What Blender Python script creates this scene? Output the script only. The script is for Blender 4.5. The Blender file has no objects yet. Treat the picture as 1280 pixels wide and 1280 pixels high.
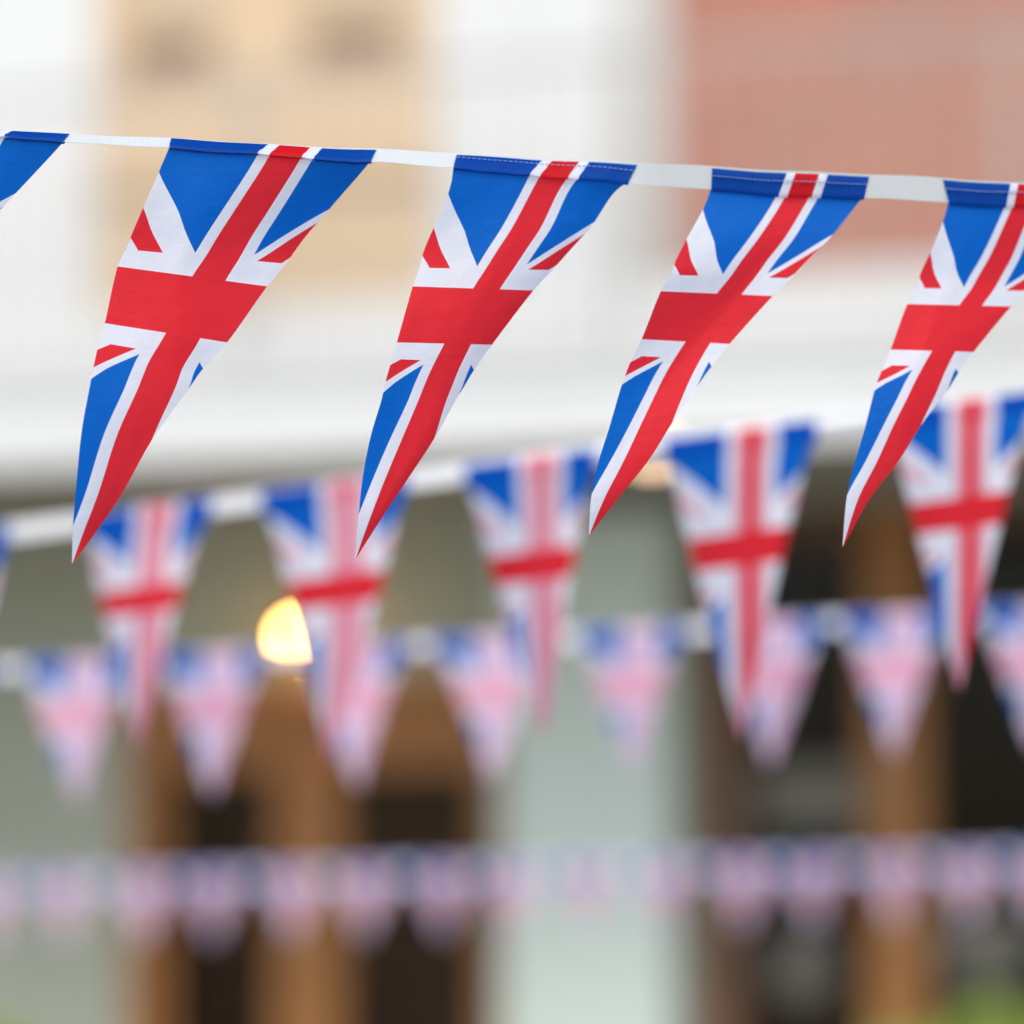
import bpy, bmesh, math, random
from mathutils import Vector, Matrix
random.seed(7)
S = bpy.context.scene
COL = S.collection

# ------------------------------------------------------------------ camera
F, CZ, PITCH = 4533.0, 1.6, math.radians(7.0)          # 85 mm on a 24 mm square frame, measured on a 1280 px frame
cam = bpy.data.cameras.new('camera'); camo = bpy.data.objects.new('camera', cam); COL.objects.link(camo)
camo.location = (0, 0, CZ); camo.rotation_euler = (math.pi/2 + PITCH, 0, 0)
cam.sensor_width = 24; cam.sensor_fit = 'HORIZONTAL'; cam.lens = 85
cam.clip_start = .05; cam.clip_end = 900
cam.dof.use_dof = True; cam.dof.focus_distance = 3.17; cam.dof.aperture_fstop = 1.1
S.camera = camo

# ------------------------------------------------------------------ sky, sun, exposure
SUN_EL, SUN_AZ = math.radians(56), math.radians(178)    # azimuth clockwise from +Y: high, behind the camera
w = bpy.data.worlds.new('World'); S.world = w; w.use_nodes = True
nt = w.node_tree; nt.nodes.clear()
sk = nt.nodes.new('ShaderNodeTexSky'); sk.sky_type = 'NISHITA'; sk.sun_disc = False
sk.sun_elevation = SUN_EL; sk.sun_rotation = SUN_AZ; sk.air_density = 1.0; sk.dust_density = 3.5; sk.ozone_density = .5
bg = nt.nodes.new('ShaderNodeBackground'); bg.inputs[1].default_value = .15
wo = nt.nodes.new('ShaderNodeOutputWorld')
nt.links.new(sk.outputs[0], bg.inputs[0]); nt.links.new(bg.outputs[0], wo.inputs[0])
sl = bpy.data.lights.new('sun', 'SUN'); sl.energy = 1.4; sl.angle = math.radians(26); sl.color = (1, .97, .92)
so = bpy.data.objects.new('sun', sl); COL.objects.link(so)
sd = Vector((math.sin(SUN_AZ)*math.cos(SUN_EL), math.cos(SUN_AZ)*math.cos(SUN_EL), math.sin(SUN_EL)))
so.rotation_euler = sd.to_track_quat('Z', 'Y').to_euler(); so.location = sd*40
S.view_settings.view_transform = 'Standard'; S.view_settings.look = 'None'
S.view_settings.exposure = .74; S.view_settings.gamma = 1; S.view_settings.use_curve_mapping = False
S.cycles.use_denoising = True; S.cycles.max_bounces = 7; S.cycles.transparent_max_bounces = 12
S.cycles.sample_clamp_indirect = 8

# ------------------------------------------------------------------ helpers
def ray(px, py):
    x, y = (px-640)/F, (640-py)/F
    c, s = math.cos(PITCH), math.sin(PITCH)
    return Vector((x, c - y*s, s + y*c))
def P(px, py, Y):
    d = ray(px, py); return Vector((0, 0, CZ)) + d*(Y/d.y)
def smooth(pts, x):                                     # monotone-ish cubic through (x, y) points
    if x <= pts[0][0]: return pts[0][1]
    if x >= pts[-1][0]: return pts[-1][1]
    i = max(k for k in range(len(pts)-1) if pts[k][0] <= x)
    def m(k):
        if k == 0: return (pts[1][1]-pts[0][1])/(pts[1][0]-pts[0][0])
        if k == len(pts)-1: return (pts[k][1]-pts[k-1][1])/(pts[k][0]-pts[k-1][0])
        return (pts[k+1][1]-pts[k-1][1])/(pts[k+1][0]-pts[k-1][0])
    (x0, y0), (x1, y1) = pts[i], pts[i+1]; h = x1-x0; t = (x-x0)/h
    return (2*t**3-3*t*t+1)*y0 + (t**3-2*t*t+t)*h*m(i) + (3*t*t-2*t**3)*y1 + (t**3-t*t)*h*m(i+1)
def mobj(name, verts, faces, mat, parent=None, uvs=None, shade=False):
    me = bpy.data.meshes.new(name); me.from_pydata([tuple(v) for v in verts], [], faces); me.update()
    if uvs:
        L = me.uv_layers.new(name='UVMap')
        for lp in me.loops: L.data[lp.index].uv = uvs[lp.vertex_index]
    if shade:
        for p in me.polygons: p.use_smooth = True
    me.materials.append(mat)
    o = bpy.data.objects.new(name, me); COL.objects.link(o); o.parent = parent
    return o
def bmobj(name, bm, mat, parent=None, shade=False):
    me = bpy.data.meshes.new(name); bm.to_mesh(me); bm.free(); me.materials.append(mat)
    if shade:
        for p in me.polygons: p.use_smooth = True
    o = bpy.data.objects.new(name, me); COL.objects.link(o); o.parent = parent
    return o
def tag(o, label, cat, group=None):
    o['label'] = label; o['category'] = cat
    if group: o['group'] = group
    return o
def empty(name, loc=(0, 0, 0), rz=0):
    o = bpy.data.objects.new(name, None); COL.objects.link(o); o.location = loc; o.rotation_euler = (0, 0, rz)
    o.empty_display_size = .2
    return o
def add_box(bm, x0, x1, y0, y1, z0, z1, bev=0):
    m = Matrix.Translation(((x0+x1)/2, (y0+y1)/2, (z0+z1)/2)) @ Matrix.Diagonal((abs(x1-x0), abs(y1-y0), abs(z1-z0), 1))
    r = bmesh.ops.create_cube(bm, size=1, matrix=m)
    if bev:
        es = list({e for v in r['verts'] for e in v.link_edges})
        bmesh.ops.bevel(bm, geom=es, offset=bev, segments=2, affect='EDGES', profile=.5)
def add_lathe(bm, prof, cx, cy, n=24):
    rings = []
    for r, z in prof:
        rings.append([bm.verts.new((cx+r*math.cos(2*math.pi*k/n), cy+r*math.sin(2*math.pi*k/n), z)) for k in range(n)])
    for a, b in zip(rings, rings[1:]):
        for k in range(n): bm.faces.new((a[k], a[(k+1) % n], b[(k+1) % n], b[k]))
    bm.faces.new(rings[0][::-1]); bm.faces.new(rings[-1])
def add_prism(bm, prof, x0, x1):                        # profile of (y, z), swept along x
    a = [bm.verts.new((x0, y, z)) for y, z in prof]; b = [bm.verts.new((x1, y, z)) for y, z in prof]
    n = len(prof)
    for k in range(n): bm.faces.new((a[k], a[(k+1) % n], b[(k+1) % n], b[k]))
    bm.faces.new(a[::-1]); bm.faces.new(b)

# ------------------------------------------------------------------ materials
class N:
    def __init__(s, name):
        s.m = bpy.data.materials.new(name); s.m.use_nodes = True; s.t = s.m.node_tree; s.t.nodes.clear()
        s.out = s.t.nodes.new('ShaderNodeOutputMaterial')
    def node(s, typ, **kw):
        n = s.t.nodes.new(typ)
        for k, v in kw.items(): setattr(n, k, v)
        return n
    def put(s, sock, v):
        if isinstance(v, bpy.types.NodeSocket): s.t.links.new(v, sock)
        elif v is not None: sock.default_value = v
    def math(s, op, a, b=None, c=None):
        n = s.node('ShaderNodeMath', operation=op)
        for i, v in enumerate((a, b, c)):
            if v is not None: s.put(n.inputs[i], v)
        return n.outputs[0]
    def mix(s, f, a, b):
        n = s.node('ShaderNodeMix', data_type='RGBA')
        s.put(n.inputs[0], f); s.put(n.inputs[6], a); s.put(n.inputs[7], b)
        return n.outputs[2]
    def noise(s, scale, detail=4, vec=None, rough=.55):
        n = s.node('ShaderNodeTexNoise'); n.inputs['Scale'].default_value = scale; n.inputs['Detail'].default_value = detail
        n.inputs['Roughness'].default_value = rough
        if vec is not None: s.put(n.inputs['Vector'], vec)
        return n.outputs[0]
    def coord(s, which='Object'):
        return s.node('ShaderNodeTexCoord').outputs[which]
    def bump(s, h, strength=.3, dist=.01):
        n = s.node('ShaderNodeBump'); n.inputs['Strength'].default_value = strength; n.inputs['Distance'].default_value = dist
        s.put(n.inputs['Height'], h); return n.outputs[0]
    def principled(s, col, rough=.7, bump=None, metal=0, spec=.4):
        p = s.node('ShaderNodeBsdfPrincipled')
        s.put(p.inputs['Base Color'], col); s.put(p.inputs['Roughness'], rough)
        p.inputs['Metallic'].default_value = metal; p.inputs['Specular IOR Level'].default_value = spec
        if bump is not None: s.put(p.inputs['Normal'], bump)
        s.t.links.new(p.outputs[0], s.out.inputs[0]); return p
def C(r, g, b): return (r, g, b, 1)
def plain(name, col, rough=.7, var=.25, scale=3, bump=.15, metal=0, spec=.4):
    n = N(name); v = n.coord(); f = n.noise(scale, 6, v)
    d = tuple(c*(1-var) for c in col) + (1,)
    n.principled(n.mix(f, d, tuple(min(1, c*(1+var*.6)) for c in col)+(1,)), rough, n.bump(n.noise(scale*14, 3, v), bump, .004), metal, spec)
    return n.m

BLUE, RED, WHITE = C(.002, .145, .62), C(.84, .030, .045), C(.86, .90, .97)
def cloth_shader(n, col, bump, transl):
    d = n.node('ShaderNodeBsdfDiffuse'); t = n.node('ShaderNodeBsdfTranslucent'); m = n.node('ShaderNodeMixShader')
    n.put(d.inputs[0], col); n.put(t.inputs[0], col)
    n.put(d.inputs['Normal'], bump); n.put(t.inputs['Normal'], bump)
    m.inputs[0].default_value = transl
    n.t.links.new(d.outputs[0], m.inputs[1]); n.t.links.new(t.outputs[0], m.inputs[2])
    g = n.node('ShaderNodeBsdfGlossy'); g.inputs['Roughness'].default_value = .5; g.inputs[0].default_value = (1, 1, 1, 1)
    n.put(g.inputs['Normal'], bump)
    m2 = n.node('ShaderNodeMixShader'); m2.inputs[0].default_value = .004
    n.t.links.new(m.outputs[0], m2.inputs[1]); n.t.links.new(g.outputs[0], m2.inputs[2])
    n.t.links.new(m2.outputs[0], n.out.inputs[0])
def flag_material(name, transl=.68, cw=.075, ch=.0725, fw=.13, fh=.12, rdw=.05, pw=None, core=RED, bar=RED, pink=C(.87, .34, .41), blue=BLUE, red=RED):
    n = N(name); uv = n.coord('UV'); sp = n.node('ShaderNodeSeparateXYZ'); n.put(sp.inputs[0], uv)
    u, v = sp.outputs[0], sp.outputs[1]
    dx = n.math('SUBTRACT', u, .575); dy = n.math('SUBTRACT', v, .3925)
    ax, ay = n.math('ABSOLUTE', dx), n.math('ABSOLUTE', dy)
    t = n.math('SUBTRACT', dy, n.math('MULTIPLY', n.math('MULTIPLY', ax, .445), n.math('SIGN', dy)))
    t = n.math('MULTIPLY', n.math('MULTIPLY', t, n.math('SIGN', dx)), -1)
    lt = lambda a, b: n.math('LESS_THAN', a, b)
    gt = lambda a, b: n.math('GREATER_THAN', a, b)
    AND = lambda a, b: n.math('MULTIPLY', a, b)
    OR = lambda a, b: n.math('MAXIMUM', a, b)
    wd = AND(gt(t, -.068), lt(t, .073)); rd = AND(gt(t, 0.), lt(t, rdw))
    fr = OR(lt(ax, fw), lt(ay, fh)); rc = OR(lt(ax, cw), lt(ay, ch))
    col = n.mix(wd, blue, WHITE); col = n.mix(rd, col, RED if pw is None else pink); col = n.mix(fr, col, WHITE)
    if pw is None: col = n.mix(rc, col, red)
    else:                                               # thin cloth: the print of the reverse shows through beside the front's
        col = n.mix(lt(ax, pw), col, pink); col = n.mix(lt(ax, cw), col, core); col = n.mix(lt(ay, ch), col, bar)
    # faint unevenness of the dye and the plain weave of the polyester
    f = n.noise(9, 5, uv, .6)
    mp = n.node('ShaderNodeMapping'); mp.inputs['Scale'].default_value = (260, 560, 1); n.put(mp.inputs[0], uv)
    wv = n.node('ShaderNodeTexChecker'); wv.inputs['Scale'].default_value = 1; n.put(wv.inputs[0], mp.outputs[0])
    k = n.math('ADD', .90, n.math('MULTIPLY', f, .2)); k = n.math('MULTIPLY', k, n.math('ADD', .97, n.math('MULTIPLY', wv.outputs[1], .06)))
    mul = n.node('ShaderNodeMix', data_type='RGBA', blend_type='MULTIPLY'); mul.inputs[0].default_value = 1
    n.put(mul.inputs[6], col)
    cb = n.node('ShaderNodeCombineColor')
    for i in range(3): n.put(cb.inputs[i], k)
    n.put(mul.inputs[7], cb.outputs[0])
    wr = n.node('ShaderNodeMapping'); wr.inputs['Rotation'].default_value = (0, 0, .5); wr.inputs['Scale'].default_value = (5, 22, 1); n.put(wr.inputs[0], uv)
    h = n.math('ADD', n.math('MULTIPLY', n.noise(1, 5, wr.outputs[0], .6), 1.0), n.math('MULTIPLY', wv.outputs[1], .05))
    cloth_shader(n, mul.outputs[2], n.bump(h, .24, .006), transl)
    return n.m
M_FLAG = flag_material('printed_polyester')
M_HEADER = flag_material('printed_polyester_header_shaded', .68, blue=C(.001, .09, .46), red=C(.70, .016, .028))  # darker blue and red stand in for backlight the folded hem blocks
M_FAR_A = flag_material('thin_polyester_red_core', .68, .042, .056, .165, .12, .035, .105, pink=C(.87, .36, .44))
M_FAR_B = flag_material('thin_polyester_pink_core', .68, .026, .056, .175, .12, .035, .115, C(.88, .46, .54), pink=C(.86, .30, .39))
M_FAR_C = flag_material('thin_polyester_skylit_print', .68, .03, .11, .17, .15, .035, .12, C(.85, .56, .76), C(.88, .44, .60), C(.85, .60, .78))  # show-through pinks, lightened further to stand in for more skylight on far strings
def tape_material():
    n = N('woven_white_tape'); uv = n.coord('UV'); sp = n.node('ShaderNodeSeparateXYZ'); n.put(sp.inputs[0], uv)
    a = n.math('ADD', n.math('MULTIPLY', sp.outputs[0], 2600), n.math('MULTIPLY', sp.outputs[1], 2600))
    b = n.math('SUBTRACT', n.math('MULTIPLY', sp.outputs[0], 2600), n.math('MULTIPLY', sp.outputs[1], 2600))
    wv = n.math('MULTIPLY', n.math('SINE', a), n.math('SINE', b))
    f = n.math('ADD', .5, n.math('MULTIPLY', wv, .5))
    cloth_shader(n, n.mix(f, C(.32, .365, .385), C(.66, .70, .715)), n.bump(f, .4, .001), .2)
    return n.m
M_TAPE = tape_material()
M_TAPE_PALE = plain('pale_cotton_tape', (.62, .65, .66), .9, .06, 20)
M_THREAD = plain('sewing_thread', (.16, .26, .52), .7, .1, 50)
M_WHITE = plain('white_painted_stucco', (.60, .625, .62), .75, .08, 1.2, .2)
M_CREAM = plain('cream_stone', (.555, .425, .28), .85, .14, 1.0, .3)
M_SAGE = plain('pale_sage_paint', (.56, .66, .59), .7, .10, .8, .2)
M_SAGE2 = plain('grey_green_wall', (.37, .405, .32), .75, .16, .9, .2)  # wall tone, darker than the pilaster's
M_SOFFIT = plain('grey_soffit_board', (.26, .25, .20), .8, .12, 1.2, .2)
M_WOOD = plain('varnished_brown_wood', (.36, .155, .04), .45, .35, 2.0, .3)
M_WOODD = plain('dark_stained_wood', (.16, .085, .045), .5, .3, 2.0, .3)
M_IRON = plain('black_iron', (.03, .03, .03), .5, .2, 8)
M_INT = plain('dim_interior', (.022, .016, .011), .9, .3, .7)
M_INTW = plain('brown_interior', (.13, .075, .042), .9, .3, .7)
M_GREY = plain('dull_grey_glaze', (.30, .30, .27), .5, .15, 3)
M_STONE = plain('grey_limestone', (.46, .46, .43), .85, .15, 2, .2)
M_RAIL = plain('weathered_brown_timber', (.20, .13, .085), .7, .2, 3)
M_SLATE = plain('slate_roof', (.10, .10, .11), .7, .3, 4)
M_BLIND = plain('pale_linen_blind', (.74, .62, .48), .9, .08, 6)
M_POT = plain('terracotta_planter', (.33, .17, .10), .8, .2, 4)
M_BARK = plain('bark', (.12, .08, .05), .9, .3, 8)
def brick_material():
    n = N('red_brick'); v = n.coord()
    mp = n.node('ShaderNodeMapping'); mp.inputs['Rotation'].default_value = (math.radians(90), 0, 0); n.put(mp.inputs[0], v)
    b = n.node('ShaderNodeTexBrick'); n.put(b.inputs['Vector'], mp.outputs[0])
    for k, x in (('Scale', 1), ('Mortar Size', .006), ('Brick Width', .225), ('Row Height', .075), ('Mortar Smooth', .1)): b.inputs[k].default_value = x
    b.inputs['Color1'].default_value = C(.41, .125, .07); b.inputs['Color2'].default_value = C(.32, .095, .058); b.inputs['Mortar'].default_value = C(.45, .38, .32)
    f = n.node('ShaderNodeMapRange'); n.put(f.inputs[0], n.noise(1.1, 4, v)); f.inputs[1].default_value = .4; f.inputs[2].default_value = .68; f = f.outputs[0]
    n.principled(n.mix(n.math('MULTIPLY', f, .75), b.outputs[0], C(.29, .185, .145)), .9, n.bump(b.outputs[1], -.5, .01))
    return n.m
M_BRICK = brick_material()
def glass_material():
    n = N('window_glass')
    tr = n.node('ShaderNodeBsdfTransparent'); tr.inputs[0].default_value = (.90, .90, .88, 1)
    g = n.node('ShaderNodeBsdfGlossy'); g.inputs['Roughness'].default_value = .03; g.inputs[0].default_value = (1, 1, 1, 1)
    m = n.node('ShaderNodeMixShader'); m.inputs[0].default_value = .006
    n.t.links.new(tr.outputs[0], m.inputs[1]); n.t.links.new(g.outputs[0], m.inputs[2]); n.t.links.new(m.outputs[0], n.out.inputs[0])
    return n.m
M_GLASS = glass_material()
def lamp_material(name, col, st):
    n = N(name); e = n.node('ShaderNodeEmission'); e.inputs[0].default_value = col; e.inputs[1].default_value = st
    n.t.links.new(e.outputs[0], n.out.inputs[0]); return n.m
M_BULB = lamp_material('lit_lamp_glass', C(1, .46, .10), 52)
M_BULB2 = lamp_material('lit_round_light', C(1, .66, .42), 3.5)
def leaf_material():
    n = N('shrub_leaves'); v = n.coord(); f = n.noise(7, 3, v)
    cloth_shader(n, n.mix(f, C(.20, .32, .06), C(.50, .60, .18)), n.bump(f, .1, .01), .35)
    return n.m
M_LEAF = leaf_material()
def paving_material():
    n = N('stone_paving'); v = n.coord()
    b = n.node('ShaderNodeTexBrick'); n.put(b.inputs['Vector'], v)
    for k, x in (('Scale', 1), ('Mortar Size', .008), ('Brick Width', .6), ('Row Height', .45)): b.inputs[k].default_value = x
    b.inputs['Color1'].default_value = C(.36, .35, .32); b.inputs['Color2'].default_value = C(.29, .28, .26); b.inputs['Mortar'].default_value = C(.12, .12, .11)
    n.principled(b.outputs[0], .85, n.bump(b.outputs[1], -.4, .01)); return n.m
M_PAVE = paving_material()
M_ROAD = plain('asphalt', (.06, .06, .062), .9, .3, 20, .5)
M_KERB = plain('granite_kerb', (.32, .31, .30), .8, .2, 12)

# ------------------------------------------------------------------ ground
PHI = math.radians(15.5)                                  # the facade turns away to the left
FE = Vector((math.cos(PHI), -math.sin(PHI), 0)); FN = Vector((-math.sin(PHI), -math.cos(PHI), 0))
FO = Vector((0, 18.0, 0))
def ground(name, pts, z, mat, thick=0):
    bm = bmesh.new(); vs = [bm.verts.new((x, y, z)) for x, y in pts]; f = bm.faces.new(vs)
    if thick:
        r = bmesh.ops.extrude_face_region(bm, geom=[f])
        for g in r['geom']:
            if isinstance(g, bmesh.types.BMVert): g.co.z -= thick
    bmesh.ops.recalc_face_normals(bm, faces=bm.faces)
    o = bmobj(name, bm, mat); o['kind'] = 'structure'; return o
ground('ground', [(-400, -400), (400, -400), (400, 400), (-400, 400)], -.02, M_ROAD)
def strip(name, d0, d1, z, mat, thick):
    o = ground(name, [(-30, -d0), (30, -d0), (30, -d1), (-30, -d1)], z, mat, thick)
    o.location = FO; o.rotation_euler = (0, 0, -PHI); return o
strip('pavement', -.05, 5.0, .10, M_PAVE, .11)
strip('kerb', 5.0, 5.15, .11, M_KERB, .12)
strip('paved_street', 5.16, 40, .004, M_PAVE, .01)

# ------------------------------------------------------------------ the building
def fac(px, py, d=0.):                                  # pixel -> (along facade, height) on the plane d metres in front of it
    r = ray(px, py); o = FO + FN*d - Vector((0, 0, CZ)); o.z = 0
    k = o.dot(FN)/Vector((r.x, r.y, 0)).dot(FN)
    p = r*k; return (p-o).dot(FE), p.z + CZ
def fs(px, d=0., py=640): return fac(px, py, d)[0]
B = empty('building', FO, -PHI)
tag(B, 'street building with red brick and cream upper storey, white canopy and brown wooden shopfront', 'building')
def part(name, mat, *boxes, parent=B, bev=0):           # boxes: (s0, s1, d_back, d_front, h0, h1), d towards the street
    bm = bmesh.new()
    for s0, s1, d0, d1, h0, h1 in boxes: add_box(bm, s0, s1, -d1, -d0, h0, h1, bev)
    return bmobj(name, bm, mat, parent)
def wall_cells(s0, s1, h0, h1, d0, d1, holes):          # a wall around rectangular openings
    xs = sorted({s0, s1, *[q for a, b, _, _ in holes for q in (a, b)]}); out = []
    for a, b in zip(xs, xs[1:]):
        hs = sorted([(c, e) for p, q, c, e in holes if p <= a + 1e-6 and q >= b - 1e-6]); z = h0
        for c, e in hs:
            if c > z: out.append((a, b, d0, d1, z, c))
            z = e
        if z < h1: out.append((a, b, d0, d1, z, h1))
    return out
TOP = 9.2
SL, SR = -7.0, 6.5
CAN_D = 2.1
h_fb = fac(640, 560, CAN_D)[1]                          # fascia lower edge
h_ft = fac(640, 446, CAN_D)[1]                          # fascia upper edge
h_br = fac(850, 352, 0)[1]                              # foot of the brick
sB0, sB1 = fs(120, .12, 200), fs(542, .12, 200)         # cream bay
sP1 = fs(834, .1, 200)                                  # white pier / brick
# upper storey
hb = fac(330, 385, .12)[1]
wins = [(fs(160, .12, 60), fs(268, .12, 60)), (fs(384, .12, 60), fs(502, .12, 60))]
h_sill = fac(330, 82, .12)[1]
cream = wall_cells(sB0, sB1, hb, TOP, -.25, .12, [(a, b, h_sill, h_sill+1.75) for a, b in wins])
part('cream_wall', M_CREAM, *cream)
part('cream_band', M_CREAM, (sB0-.02, sB1+.02, .121, .17, h_sill-.62, h_sill-.55))
for a, b in wins:
    wf = part('window', M_CREAM, (a, a+.05, .0, .09, h_sill+.19, h_sill+1.75), (b-.05, b, .0, .09, h_sill+.19, h_sill+1.75),
              (a+.05, b-.05, .0, .06, h_sill+1.69, h_sill+1.75), (a+.05, b-.05, .0, .06, h_sill+.86, h_sill+.91))
    part('sash_rail', M_RAIL, (a+.004, b-.004, .0, .10, h_sill, h_sill+.19), parent=wf, bev=.006)
    part('sill', M_CREAM, (a-.05, b+.05, .121, .15, h_sill-.04, h_sill), parent=wf, bev=.006)
    for z0, z1 in ((h_sill+.19, h_sill+.86), (h_sill+.91, h_sill+1.69)):
        part('pane', M_GLASS, (a+.05, b-.05, .02, .026, z0, z1), parent=wf)
    part('blind', M_BLIND, (a+.04, b-.04, -.012, -.004, h_sill+.19, h_sill+1.69), parent=wf)
part('white_wall', M_WHITE, (SL, sB0, -.25, .05, hb, TOP))
part('white_pier', M_WHITE, (sB1, sP1, -.25, .10, h_br, TOP), bev=.01)
part('pier_moulding', M_WHITE, (sB1+.1, sB1+.18, .10, .14, h_br+.3, TOP-.4), (sB1+.42, sB1+.5, .10, .14, h_br+.3, TOP-.4))
part('corner_strip', M_STONE, (fs(770, .1, 150), sP1+.012, .101, .135, h_br+.02, TOP-.05), bev=.01)
part('brick_wall', M_BRICK, (sP1, SR, -.25, 0, h_br, TOP))
part('white_plinth', M_WHITE, (SL, sB1, -.25, .16, h_ft-.25, hb), (sB1, SR, -.25, .14, h_ft-.25, h_br), bev=.015)
rf = part('roof', M_SLATE, (SL, SR, -5.0, .3, TOP+.3, TOP+.6))
part('eaves_cornice', M_WHITE, (SL, SR, -.25, .42, TOP, TOP+.298))
# canopy
bm = bmesh.new()
d = CAN_D
prof = [(-d, h_fb), (-d, h_ft-.12), (-d-.02, h_ft-.11), (-d-.035, h_ft-.08), (-d-.035, h_ft), (-.165, h_ft+.10), (-.165, h_ft-.1), (-d+.08, h_ft-.1), (-d+.08, h_fb)]
add_prism(bm, prof, SL, SR); bmesh.ops.recalc_face_normals(bm, faces=bm.faces)
can = bmobj('canopy', bm, M_WHITE, B)
bm = bmesh.new(); add_prism(bm, [(-d-.045, h_ft+.003), (-d-.045, h_ft+.02), (-.165, h_ft+.125), (-.165, h_ft+.105)], SL, SR); bmesh.ops.recalc_face_normals(bm, faces=bm.faces)
bmobj('lead_flashing', bm, M_STONE, can)
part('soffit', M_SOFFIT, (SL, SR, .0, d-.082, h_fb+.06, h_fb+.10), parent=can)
# balcony railing standing on the canopy
h_rt = fac(330, 96, .7)[1]; h_rb = h_ft + .085
M_RAILING = plain('grey_painted_iron', (.36, .36, .34), .5, .2, 8)
bl = part('balcony_railing', M_RAILING, (SL+.1, SR-.1, .675, .725, h_rt-.035, h_rt), (SL+.1, SR-.1, .685, .715, h_rb+.09, h_rb+.12))
bm = bmesh.new(); x = SL+.15
while x < SR-.12:
    add_box(bm, x-.006, x+.006, -.706, -.694, h_rb+.12, h_rt-.035); x += .14
o = bmobj('baluster', bm, M_RAILING, bl); o['kind'] = 'stuff'
x = SL+.12
while x < SR:
    part('railing_post', M_RAILING, (x-.02, x+.02, .672, .728, h_rb-.02, h_rt+.03), parent=bl); x += 1.9
# ground floor wall, openings for the door and the shop window
hs = h_fb + .06
dl, dr = fs(160, 0, 1100), fs(620, 0, 1100)
dt = fac(390, 868, 0)[1]
wl, wr = fs(868, 0, 900), SR-1.2
wt = fac(1000, 632, 0)[1]
part('sage_wall', M_SAGE2, *wall_cells(SL, SR, .1, hs, -.25, 0, [(dl, dr, .1, dt), (wl, wr, .1, wt)]))
pl0, pl1 = fs(628, .30, 1000), fs(838, .30, 1000)
for a, b in ((pl0, pl1),):
    pz = part('pilaster', M_SAGE, (a, b, .0, .30, .1, hs-.3), bev=.012)
    part('pilaster_cap', M_SAGE, (a-.05, b+.05, .0, .36, hs-.3, hs-.12), parent=pz, bev=.012)
    part('pilaster_base', M_SAGE, (a-.04, b+.04, .0, .35, .1, .42), parent=pz, bev=.012)
# double door
g = [fs(x, -.08, 1100) for x in (213, 345, 430, 600)]
dg = fac(390, 962, -.08)[1]
mid = (g[1]+g[2])/2
df = part('door_frame', M_WOOD, (dl, dl+.10, -.14, .03, .1, dt-.1), (dr-.05, dr, -.14, .03, .1, dt-.1), (dl, dr, -.14, .03, dt-.1, dt))
part('lintel_panel', M_WOOD, (dl+.10, dr-.05, -.12, -.02, dg+.16, dt-.1), parent=df)
part('lintel_moulding', M_WOOD, (dl-.06, dr+.06, .031, .09, dt-.03, dt+.08), parent=df, bev=.01)
for a, b, l, r_ in ((g[0], g[1], dl+.102, mid-.004), (g[2], g[3], mid+.004, dr-.052)):
    dd = part('door', M_WOOD, (l, a, -.11, -.06, .12, dg+.15), (b, r_, -.11, -.06, .12, dg+.15), (a, b, -.11, -.06, dg, dg+.15), (a, b, -.11, -.06, .12, .95))
    part('pane', M_GLASS, (a, b, -.09, -.082, .95, dg), parent=dd)
    part('door_panel', M_WOOD, (a+.06, b-.06, -.06, -.045, .22, .85), parent=dd, bev=.01)
    k = b+.05 if b < mid else a-.05
    bm = bmesh.new(); add_box(bm, k-.012, k+.012, .061, .10, 1.0, 1.35, .005); bmobj('handle', bm, M_IRON, dd)
# shop window
p0, p1 = fs(1086, 0, 1150), fs(1160, 0, 1150)
sw = part('shop_window', M_WOODD, (wl, fs(926, 0, 1100), -.12, .06, .1, wt), (wr-.1, wr, -.12, .06, .1, wt), (fs(926, 0, 1100), p0, -.12, .05, wt-.12, wt), (p1, wr-.1, -.12, .05, wt-.12, wt), bev=.006)
part('mullion', M_WOOD, (p0, p1, -.12, .06, .1, wt), parent=sw, bev=.008)
part('stall_riser', M_WOODD, (fs(926, 0, 1100), p0, -.12, .04, .1, .62), (p1, wr-.1, -.12, .04, .1, .62), parent=sw)
for a, b in ((fs(926, 0, 1100), p0), (p1, wr-.1)):
    part('pane', M_GLASS, (a, b, -.05, -.042, .62, wt-.12), parent=sw)
# dim rooms behind the glass
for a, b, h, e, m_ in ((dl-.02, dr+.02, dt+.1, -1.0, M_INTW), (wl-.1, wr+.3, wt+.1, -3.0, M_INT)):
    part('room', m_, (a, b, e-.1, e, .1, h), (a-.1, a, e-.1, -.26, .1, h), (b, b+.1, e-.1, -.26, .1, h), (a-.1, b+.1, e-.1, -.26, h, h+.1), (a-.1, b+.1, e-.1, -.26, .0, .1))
part('side_wall', M_BRICK, (SL-.25, SL, -5, .1, .1, TOP)); part('side_wall', M_BRICK, (SR, SR+.25, -5, .1, .1, TOP))
part('rear_wall', M_BRICK, (SL-.25, SR+.25, -5.25, -5, .1, TOP))

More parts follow.
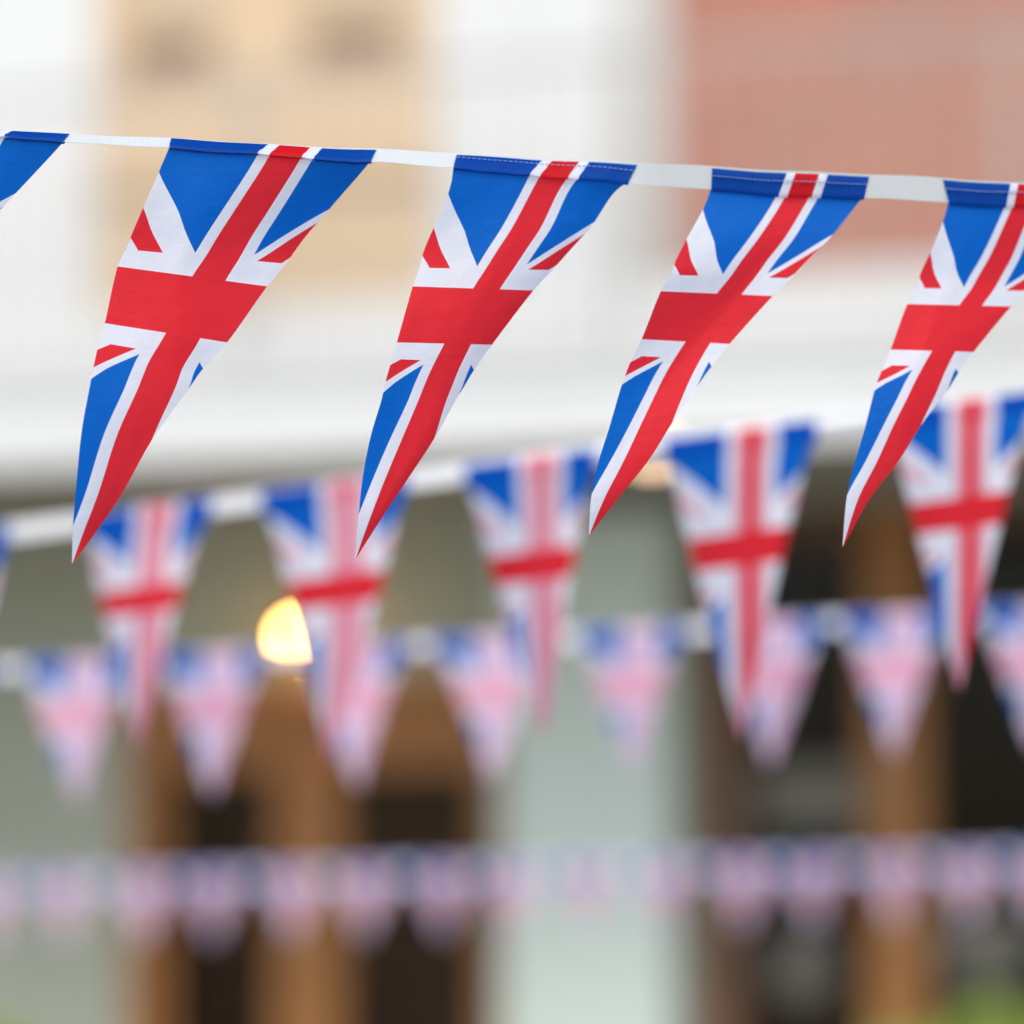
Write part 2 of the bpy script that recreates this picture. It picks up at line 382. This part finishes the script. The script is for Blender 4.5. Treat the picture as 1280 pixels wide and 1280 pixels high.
# things in the shop window
def on_fac(s, d, h): return FO + FE*s + FN*d + Vector((0, 0, h))
bm = bmesh.new(); s_, h_ = fac(1004, 1212, -.35)
add_lathe(bm, [(.05, -.21), (.12, -.17), (.19, -.08), (.205, 0), (.19, .09), (.12, .16), (.06, .19), (.075, .22), (.06, .22), (.04, .16)], 0, 0, 28)
o = bmobj('round_vase', bm, M_GREY, None, True); o.location = on_fac(s_, -.35, h_)
tag(o, 'dull grey round vase low in the dark shop window left of the brown post', 'vase')
bm = bmesh.new(); s_, h_ = fac(1100, 1262, -.35)
add_box(bm, -.75, 1.2, -.16, .16, -.04, 0, .004); add_box(bm, -.7, -.64, -.12, .12, -.9, -.04); add_box(bm, 1.05, 1.11, -.12, .12, -.9, -.04)
o = bmobj('display_shelf', bm, M_WOODD); o.location = on_fac(s_, -.35, h_ - .005); o.rotation_euler = (0, 0, -PHI)
o.location.z = on_fac(*([fac(1004, 1212, -.35)[0], -.35, fac(1004, 1212, -.35)[1]])).z - .21
tag(o, 'low dark wooden display shelf inside the shop window', 'shelf')
bm = bmesh.new(); s_, h_ = fac(1012, 996, -.3)
add_box(bm, -.27, .27, -.012, .012, -.145, .145, .004)  # thin grey slab for a pale patch within the glazing
o = bmobj('grey_board', bm, M_GREY); o.location = on_fac(s_, -.3, h_); o.rotation_euler = (0, 0, -PHI)
tag(o, 'dull grey board in the dark shop window at half height', 'board')

bm = bmesh.new(); s_, h_ = fac(1226, 1186, -.3)
add_box(bm, -.22, .22, -.012, .012, -.16, .16, .004)  # second grey slab, for the pale patch in the right pane
o = bmobj('grey_board', bm, M_GREY); o.location = on_fac(s_, -.3, h_); o.rotation_euler = (0, 0, -PHI)
tag(o, 'dull grey board low in the shop window right of the brown post', 'board')

# lamps
s_, h_ = fac(372, 797, .30)
L = empty('pendant_lamp', on_fac(s_, .30, h_), -PHI)
tag(L, 'glowing warm round pendant lamp hanging under the canopy above the double door', 'lamp')
bm = bmesh.new(); bmesh.ops.create_uvsphere(bm, u_segments=24, v_segments=14, radius=.038); bmobj('globe', bm, M_BULB, L, True)
bm = bmesh.new(); add_lathe(bm, [(.02, .036), (.05, .068), (.05, .09), (.015, .12), (.012, .14)], 0, 0, 16); bmobj('cap', bm, M_IRON, L)
bm = bmesh.new(); add_lathe(bm, [(.006, .14), (.006, hs - h_ - .03), (.05, hs - h_ - .025), (.05, hs - h_ - .001)], 0, 0, 10); bmobj('rod', bm, M_IRON, L)
s_, h_ = fac(808, 566, CAN_D - .15)
L = empty('soffit_light', on_fac(s_, CAN_D - .25, h_fb+.06), -PHI)
tag(L, 'small pale peach round light fixed under the edge of the white canopy', 'lamp')
bm = bmesh.new(); add_lathe(bm, [(.05, -.09), (.085, -.065), (.1, -.022), (.1, -.001)], 0, 0, 20); bmobj('lens', bm, M_BULB2, L, True)
bm = bmesh.new(); add_lathe(bm, [(.102, -.02), (.12, -.02), (.12, -.001), (.102, -.001)], 0, 0, 20); bmobj('trim_ring', bm, M_WHITE, L, True)

# shrubs in planters before the facade
def shrub(px, py, d, wid, label, plabel, seed):
    s, h = fac(px, py, d); base = on_fac(s, d, .1)
    rnd = random.Random(seed)
    p = empty('planter', base, -PHI); tag(p, plabel, 'planter')
    bm = bmesh.new(); add_lathe(bm, [(.17, 0), (.19, .02), (.25, .42), (.28, .43), (.28, .48), (.24, .48), (.235, .44)], 0, 0, 28); bmobj('pot', bm, M_POT, p)
    bm = bmesh.new(); add_lathe(bm, [(.20, .43), (.236, .445), (.1, .45), (.02, .455)], 0, 0, 20); bmobj('soil', bm, M_BARK, p)
    t = empty('shrub', base + Vector((0, 0, .45)), -PHI); tag(t, label, 'shrub')
    top = h - .70
    bm = bmesh.new()
    for k in range(7):
        a = rnd.uniform(0, 6.28); q = Vector((math.cos(a), math.sin(a), 0))
        pts = [Vector((0, 0, 0)) + q*.03, q*.08 + Vector((0, 0, top*.4)), q*rnd.uniform(.1, wid*.7) + Vector((0, 0, top*.85))]
        rings = []
        for i, c in enumerate(pts):
            r_ = .014*(1-.35*i); rings.append([bm.verts.new((c.x+r_*math.cos(j*1.2566), c.y+r_*math.sin(j*1.2566), c.z)) for j in range(5)])
        for A, Bq in zip(rings, rings[1:]):
            for j in range(5): bm.faces.new((A[j], A[(j+1) % 5], Bq[(j+1) % 5], Bq[j]))
    bmobj('stem', bm, M_BARK, t)
    vs, fc = [], []
    clumps = [(Vector((rnd.uniform(-wid, wid)*.7, rnd.uniform(-wid, wid)*.7, rnd.uniform(.25, .92)*top)), rnd.uniform(.10, .19)) for _ in range(26)]
    for i in range(2600):
        c, r_ = rnd.choice(clumps)
        q = Vector((rnd.gauss(0, 1), rnd.gauss(0, 1), rnd.gauss(0, 1))).normalized()*r_*rnd.random()**.4 + c
        a = Vector((rnd.gauss(0, 1), rnd.gauss(0, 1), rnd.gauss(0, .6))).normalized(); b = a.cross(Vector((rnd.gauss(0, 1), rnd.gauss(0, 1), rnd.gauss(0, 1)))).normalized()
        l, ww = rnd.uniform(.025, .045), rnd.uniform(.01, .018); n0 = len(vs)
        vs += [q-a*l, q+b*ww, q+a*l, q-b*ww]; fc.append((n0, n0+1, n0+2, n0+3))
    mobj('foliage', vs, fc, M_LEAF, t)
shrub(1150, 1258, 2.0, .30, 'leafy green shrub cut by the bottom edge, below the brown window post', 'terracotta planter under the shrub below the brown window post', 3)
shrub(1296, 1215, 2.3, .34, 'taller leafy green shrub in the bottom right corner', 'terracotta planter of the taller shrub in the bottom right corner', 5)
shrub(-18, 1225, 2.0, .28, 'leafy green shrub at the bottom left corner', 'terracotta planter of the shrub at the bottom left corner', 9)

# ------------------------------------------------------------------ bunting
HB = .058                                               # share of the cloth folded into the header
TW = .0205                                              # tape width in metres
class String:
    """A sewn tape with pennants. ytop/thick: tape in the frame; Y: depth along it."""
    def __init__(s, name, label, ytop, thick, Y, x0, x1, step, tw=TW, tmat=M_TAPE):
        s.tw = tw
        s.ytop, s.thick, s.Y = ytop, thick, Y
        s.root = empty(name, P(640, ytop(640), Y(640))); s.root['label'] = label
        s.root['category'] = 'bunting'; s.root['group'] = 'strings of flag bunting across the street'
        s.inv = -s.root.location
        vs, fc, uv = [], [], []; n = 0; run = 0; prev = None
        x = x0
        while x <= x1:
            a, b = s.edge(x, 0), s.edge(x, 1)
            if prev: run += (a-prev).length
            prev = a
            for sgn in (-.0004, .0004):
                for q, vv in ((a, 0), (b, TW)):
                    vs.append(q + Vector((0, sgn, 0)) + s.inv); uv.append((run, vv))
            if n:
                k = n*4; j = k-4
                fc += [(j, j+1, k+1, k), (j+2, k+2, k+3, j+3), (j, k, k+2, j+2), (j+1, j+3, k+3, k+1)]
            n += 1; x += step
        mobj('tape', vs, fc, tmat, s.root, uv)
    def edge(s, x, t):
        a = P(x, s.ytop(x), s.Y(x)); yb = s.ytop(x)+s.thick(x)
        b = P(x, yb, s.Y(x)); dz = a.z-b.z
        if dz < s.tw: b = P(x, yb, s.Y(x)-math.sqrt(s.tw**2-dz*dz))
        return a.lerp(b, t)
    def pennant(s, xl, xr, stations, dz, hbl=None, hbr=None, cols=26, rows=64, stitch=False, poke=.08, label=None, mat=None):
        """stations: (v, (xl, yl), (xr, yr)) below the header; dz(u, v): metres towards the camera"""
        mat = mat or M_FLAG; hbl = xl if hbl is None else hbl; hbr = xr if hbr is None else hbr
        vs, fc, uv = [], [], []
        def hx(u, t): return (xl + (xr-xl)*u)*(1-t) + (hbl + (hbr-hbl)*u)*t
        # header: cloth folded over the tape, sewn through
        prof = [(1.04, .0016), (.55, .0018), (poke+.08, .0016), (poke, .0004), (poke, -.0004), (poke+.08, -.0016), (.5, -.0021), (.62, -.0017), (.9, -.0024), (1.06, -.0021), (1.10, -.0012)]
        prof = prof[::-1]
        hv, hf, hu = [], [], []
        def frame(u, t):
            x = hx(u, t); a, b = s.edge(x, 0), s.edge(x, 1)
            wv = b-a; nrm = Vector((1, 0, 0)).cross(wv).normalized()
            if nrm.y > 0: nrm = -nrm
            return a, wv, nrm
        for i, (t, o) in enumerate(prof):
            for j in range(cols+1):
                u = j/cols; a, wv, nrm = frame(u, min(t, 1))
                wob = .0004*math.sin(31*u+xl)+.0003*math.sin(57*u+2+xr)
                hv.append(a + wv*t - nrm*(o) * 1.0 + nrm*wob*(1 if t > .3 else 0) + s.inv)
                hu.append((u*(1-HB*t)+HB*t/2 - (.035*(1-t) if mat is M_FLAG else 0), HB*t))
        for i in range(len(prof)-1):
            for j in range(cols):
                k = i*(cols+1)+j; hf.append((k, k+1, k+cols+2, k+cols+1))
        # body
        st = stations
        Lx = [(q[0], q[1][0]) for q in st]; Ly = [(q[0], q[1][1]) for q in st]
        Rx = [(q[0], q[2][0]) for q in st]; Ry = [(q[0], q[2][1]) for q in st]
        ybl, ybr = s.ytop(hbl)+s.thick(hbl)*.9, s.ytop(hbr)+s.thick(hbr)*.9
        for arr, v0 in ((Lx, hbl), (Ly, ybl), (Rx, hbr), (Ry, ybr)): arr.insert(0, (HB*.9, v0))
        for i in range(rows+1):
            v = HB*.9 + (1-HB*.9)*(i/rows)
            lx, ly, rx, ry = (smooth(a, v) for a in (Lx, Ly, Rx, Ry))
            for j in range(cols+1):
                u = j/cols; px, py = lx+(rx-lx)*u, ly+(ry-ly)*u
                xb = hbl + (hbr-hbl)*u
                y0 = s.edge(xb, 1).y
                vs.append(P(px, py, y0 + .0004 - dz(u, v)) + s.inv)
                uv.append((v/2 + u*(1-v), v))
        for i in range(rows):
            for j in range(cols):
                k = i*(cols+1)+j; fc.append((k, k+1, k+cols+2, k+cols+1))
        body = mobj('pennant', vs, fc, mat, s.root, uv, True)
        if label: body['label'] = label
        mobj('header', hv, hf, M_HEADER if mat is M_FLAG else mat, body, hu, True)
        if stitch:
            bm = bmesh.new(); nst = 34
            for k in range(nst):
                u = (k+.5)/nst; a, wv, nrm = frame(u, .45); e = (frame(min(1, u+.01), .45)[0]-a).normalized()
                c = a + wv*.45 + nrm*.0031 + s.inv
                mt = Matrix((( *(e*.0030),), (*(wv.normalized()*.00055),), (*(nrm*.0005),))).transposed().to_4x4(); mt.translation = c
                bmesh.ops.create_cube(bm, size=1, matrix=mt)
            q = bmobj('stitching', bm, M_THREAD, body); q['kind'] = 'stuff'
        return body

# --- nearest string, in focus
TH = [(-900, 8), (0, 8), (110, 11), (340, 14), (520, 18), (680, 22), (845, 28.5), (1000, 30), (1280, 30), (3000, 30)]
s1 = String('bunting_string', 'nearest bunting string in sharp focus, its large flag pennants blown to the left',
            lambda x: 162.5+.0512*x+.7*math.sin(x*.021)+.5*math.sin(x*.047+1), lambda x: smooth(TH, x)+.5*math.sin(x*.033)+.4*math.sin(x*.071+2), lambda x: 3.10+.11*x/1000, -900, 2200, 10)
f1 = [(.075, (202, 207), (452, 215)), (.18, (178, 262), (406, 268)), (.226, (166, 290), (381, 297)), (.273, (157, 312), (357, 330)), (.32, (147, 333), (334, 358)),
      (.465, (131, 404), (284, 428)), (.536, (121, 440), (252, 463)), (.577, (116, 463), (240, 480)), (.596, (113, 479), (233, 490)), (.7, (102, 540), (190, 550)), (.8, (95, 612), (152, 618)), (.9, (91, 662), (118, 668)), (1, (90, 704), (91, 704))]
f2 = [(.075, (563, 234), (768, 240)), (.18, (541, 287), (739, 283)), (.226, (530, 313), (716, 309)), (.273, (524, 335), (690, 338)), (.32, (516, 358), (667, 363)),
      (.465, (496, 428), (615, 431)), (.536, (487, 459), (591, 465)), (.577, (481, 481), (578, 487)), (.596, (478, 496), (571, 498)), (.7, (463, 547), (543, 548)), (.8, (453, 600), (509, 600)), (.9, (448, 648), (477, 648)), (1, (444, 698), (445, 698))]
f3 = [(.075, (882, 255), (1067, 261)), (.18, (857, 301), (1037, 298)), (.226, (845, 325), (1010, 325)), (.273, (838, 344), (988, 348)), (.32, (826, 364), (966, 370)),
      (.465, (802, 424), (912, 430)), (.536, (787, 455), (888, 460)), (.577, (780, 473), (875, 478)), (.596, (776, 485), (869, 487)), (.7, (762, 533), (840, 529)), (.8, (748, 578), (811, 575)), (.9, (739, 622), (772, 624)), (1, (736, 669), (737, 669))]
f4 = [(.075, (1181, 270), (1336, 278)), (.18, (1162, 318), (1313, 322)), (.226, (1151, 341), (1298, 344)), (.273, (1145, 360), (1282, 364)), (.32, (1134, 380), (1264, 383)),
      (.465, (1113, 437), (1217, 440)), (.536, (1101, 466), (1197, 468)), (.577, (1095, 481), (1187, 484)), (.596, (1092, 492), (1181, 493)), (.7, (1081, 535), (1151, 532)), (.8, (1068, 580), (1123, 577)), (.9, (1058, 624), (1087, 624)), (1, (1053, 683), (1054, 683))]
def shift(st, dx, dy, lean=0, k=1.0, x0=0, y0=0):
    g_ = lambda p, v: ((p[0]-x0)*k+x0+dx-lean*v, (p[1]-y0)*k+y0+dy)
    return [(v, g_(l, v), g_(r, v)) for v, l, r in st]
def kink(t, w): return math.sqrt(t*t+w*w)
def billow(a, ph, crease=0., cx=.45, cm=.6):
    def f(u, v):
        u = u*(1-v)+v/2
        k = max(0, v-HB)
        z = a*k**1.1 + .007*k*math.sin(5.5*(u-.2)+2.5*v+ph) + .0035*math.sin(9*v+ph*2+3*u)*min(1, 6*k)
        z += .9*crease*(kink(u-cx-cm*(v-.3), .012))*min(1, 5*k)
        return z
    return f
s1.pennant(215, 472, f1, billow(.045, .4, -.06, .42, .75), 212, 464, stitch=False, poke=.12)
s1.pennant(572, 798, f2, billow(.045, 1.5, -.03, .55, .15), 567, 785, stitch=True, poke=.12)
s1.pennant(890, 1087, f3, billow(.05, 2.6, .03, .62, -.35), 889, 1080, stitch=True, poke=.10)
s1.pennant(1178, 1356, f4, billow(.05, 3.9, -.04, .35, .5), 1186, 1348, stitch=True, poke=.08)
s1.pennant(-178, 88, shift(f1, -386, -20, 34), billow(.045, 2.0, -.03, .5, .3), -182, 80, poke=.12)
s1.pennant(-590, -330, shift(f1, -800, -41, 10), billow(.06, 3.0), -594, -338, poke=.12)
s1.pennant(1452, 1622, shift(f4, 272, 14), billow(.05, .7), 1455, 1615, poke=.08)
s1.pennant(1716, 1884, shift(f3, 820, 43), billow(.05, 1.7), 1716, 1876, poke=.08)

# --- farther strings
def hang(xl, xr, ytop, tip, bend=0., curl=0.):
    out = []
    for k in range(1, 9):
        v = k/8 if k > 1 else .125
        yl, yr = ytop(xl), ytop(xr); sw = bend*math.sin(math.pi*v)
        L_ = (xl+(tip[0]-xl)*v+sw, yl+(tip[1]-yl)*v); R_ = (xr+(tip[0]-xr)*v+sw, yr+(tip[1]-yr)*v)
        out.append((v, L_, (R_[0] + (1 if k == 8 else 0), R_[1])))
    return out
def plain_string(label, ytop, thick, Y, flags, x0, x1, seed, mats, tw=TW):
    rnd = random.Random(seed)
    s = String('bunting_string', label, ytop, thick, Y, x0, x1, 25, tw, M_TAPE_PALE)
    for i, (xl, xr, tx, ty) in enumerate(flags):
        s.pennant(xl, xr, hang(xl, xr, ytop, (tx, ty), rnd.uniform(-6, 6)), billow(rnd.uniform(-.03, .05), rnd.uniform(0, 6.28), rnd.uniform(-.03, .03)), cols=16, rows=36, mat=mats(i))
    return s
y2 = lambda x: 655-.130*x
fl2 = [(-640, -490, -560, 1040), (-395, -240, -315, 1005), (-150, 10, -62, 965), (106, 264, 174, 934), (326, 509, 411, 950), (580, 746, 682, 922), (830, 1021, 928, 922), (1107, 1293, 1199, 862), (1382, 1570, 1480, 820), (1660, 1850, 1760, 790)]
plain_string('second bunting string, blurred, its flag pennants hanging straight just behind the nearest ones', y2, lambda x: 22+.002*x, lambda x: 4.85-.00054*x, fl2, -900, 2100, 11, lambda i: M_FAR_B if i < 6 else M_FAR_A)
y3 = lambda x: 829-.056*x
fl3 = []
for c in (-580, -408, -240, -72, 98, 267, 445, 606, 790, 962, 1118, 1292, 1465, 1640, 1810):
    t = random.Random(c).uniform(-4, 10); fl3.append((c-66, c+66, c+t, y3(c)+182))
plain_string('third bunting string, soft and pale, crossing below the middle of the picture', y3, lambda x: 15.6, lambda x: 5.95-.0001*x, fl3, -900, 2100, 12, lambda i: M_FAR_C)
y4 = lambda x: 1098-.023*x
fl4 = []
for k in range(-5, 21):
    c = -14 + 94*k + random.Random(k).uniform(-3, 3); fl4.append((c-38, c+38, c+random.Random(k+50).uniform(-4, 4), y4(c)+84))
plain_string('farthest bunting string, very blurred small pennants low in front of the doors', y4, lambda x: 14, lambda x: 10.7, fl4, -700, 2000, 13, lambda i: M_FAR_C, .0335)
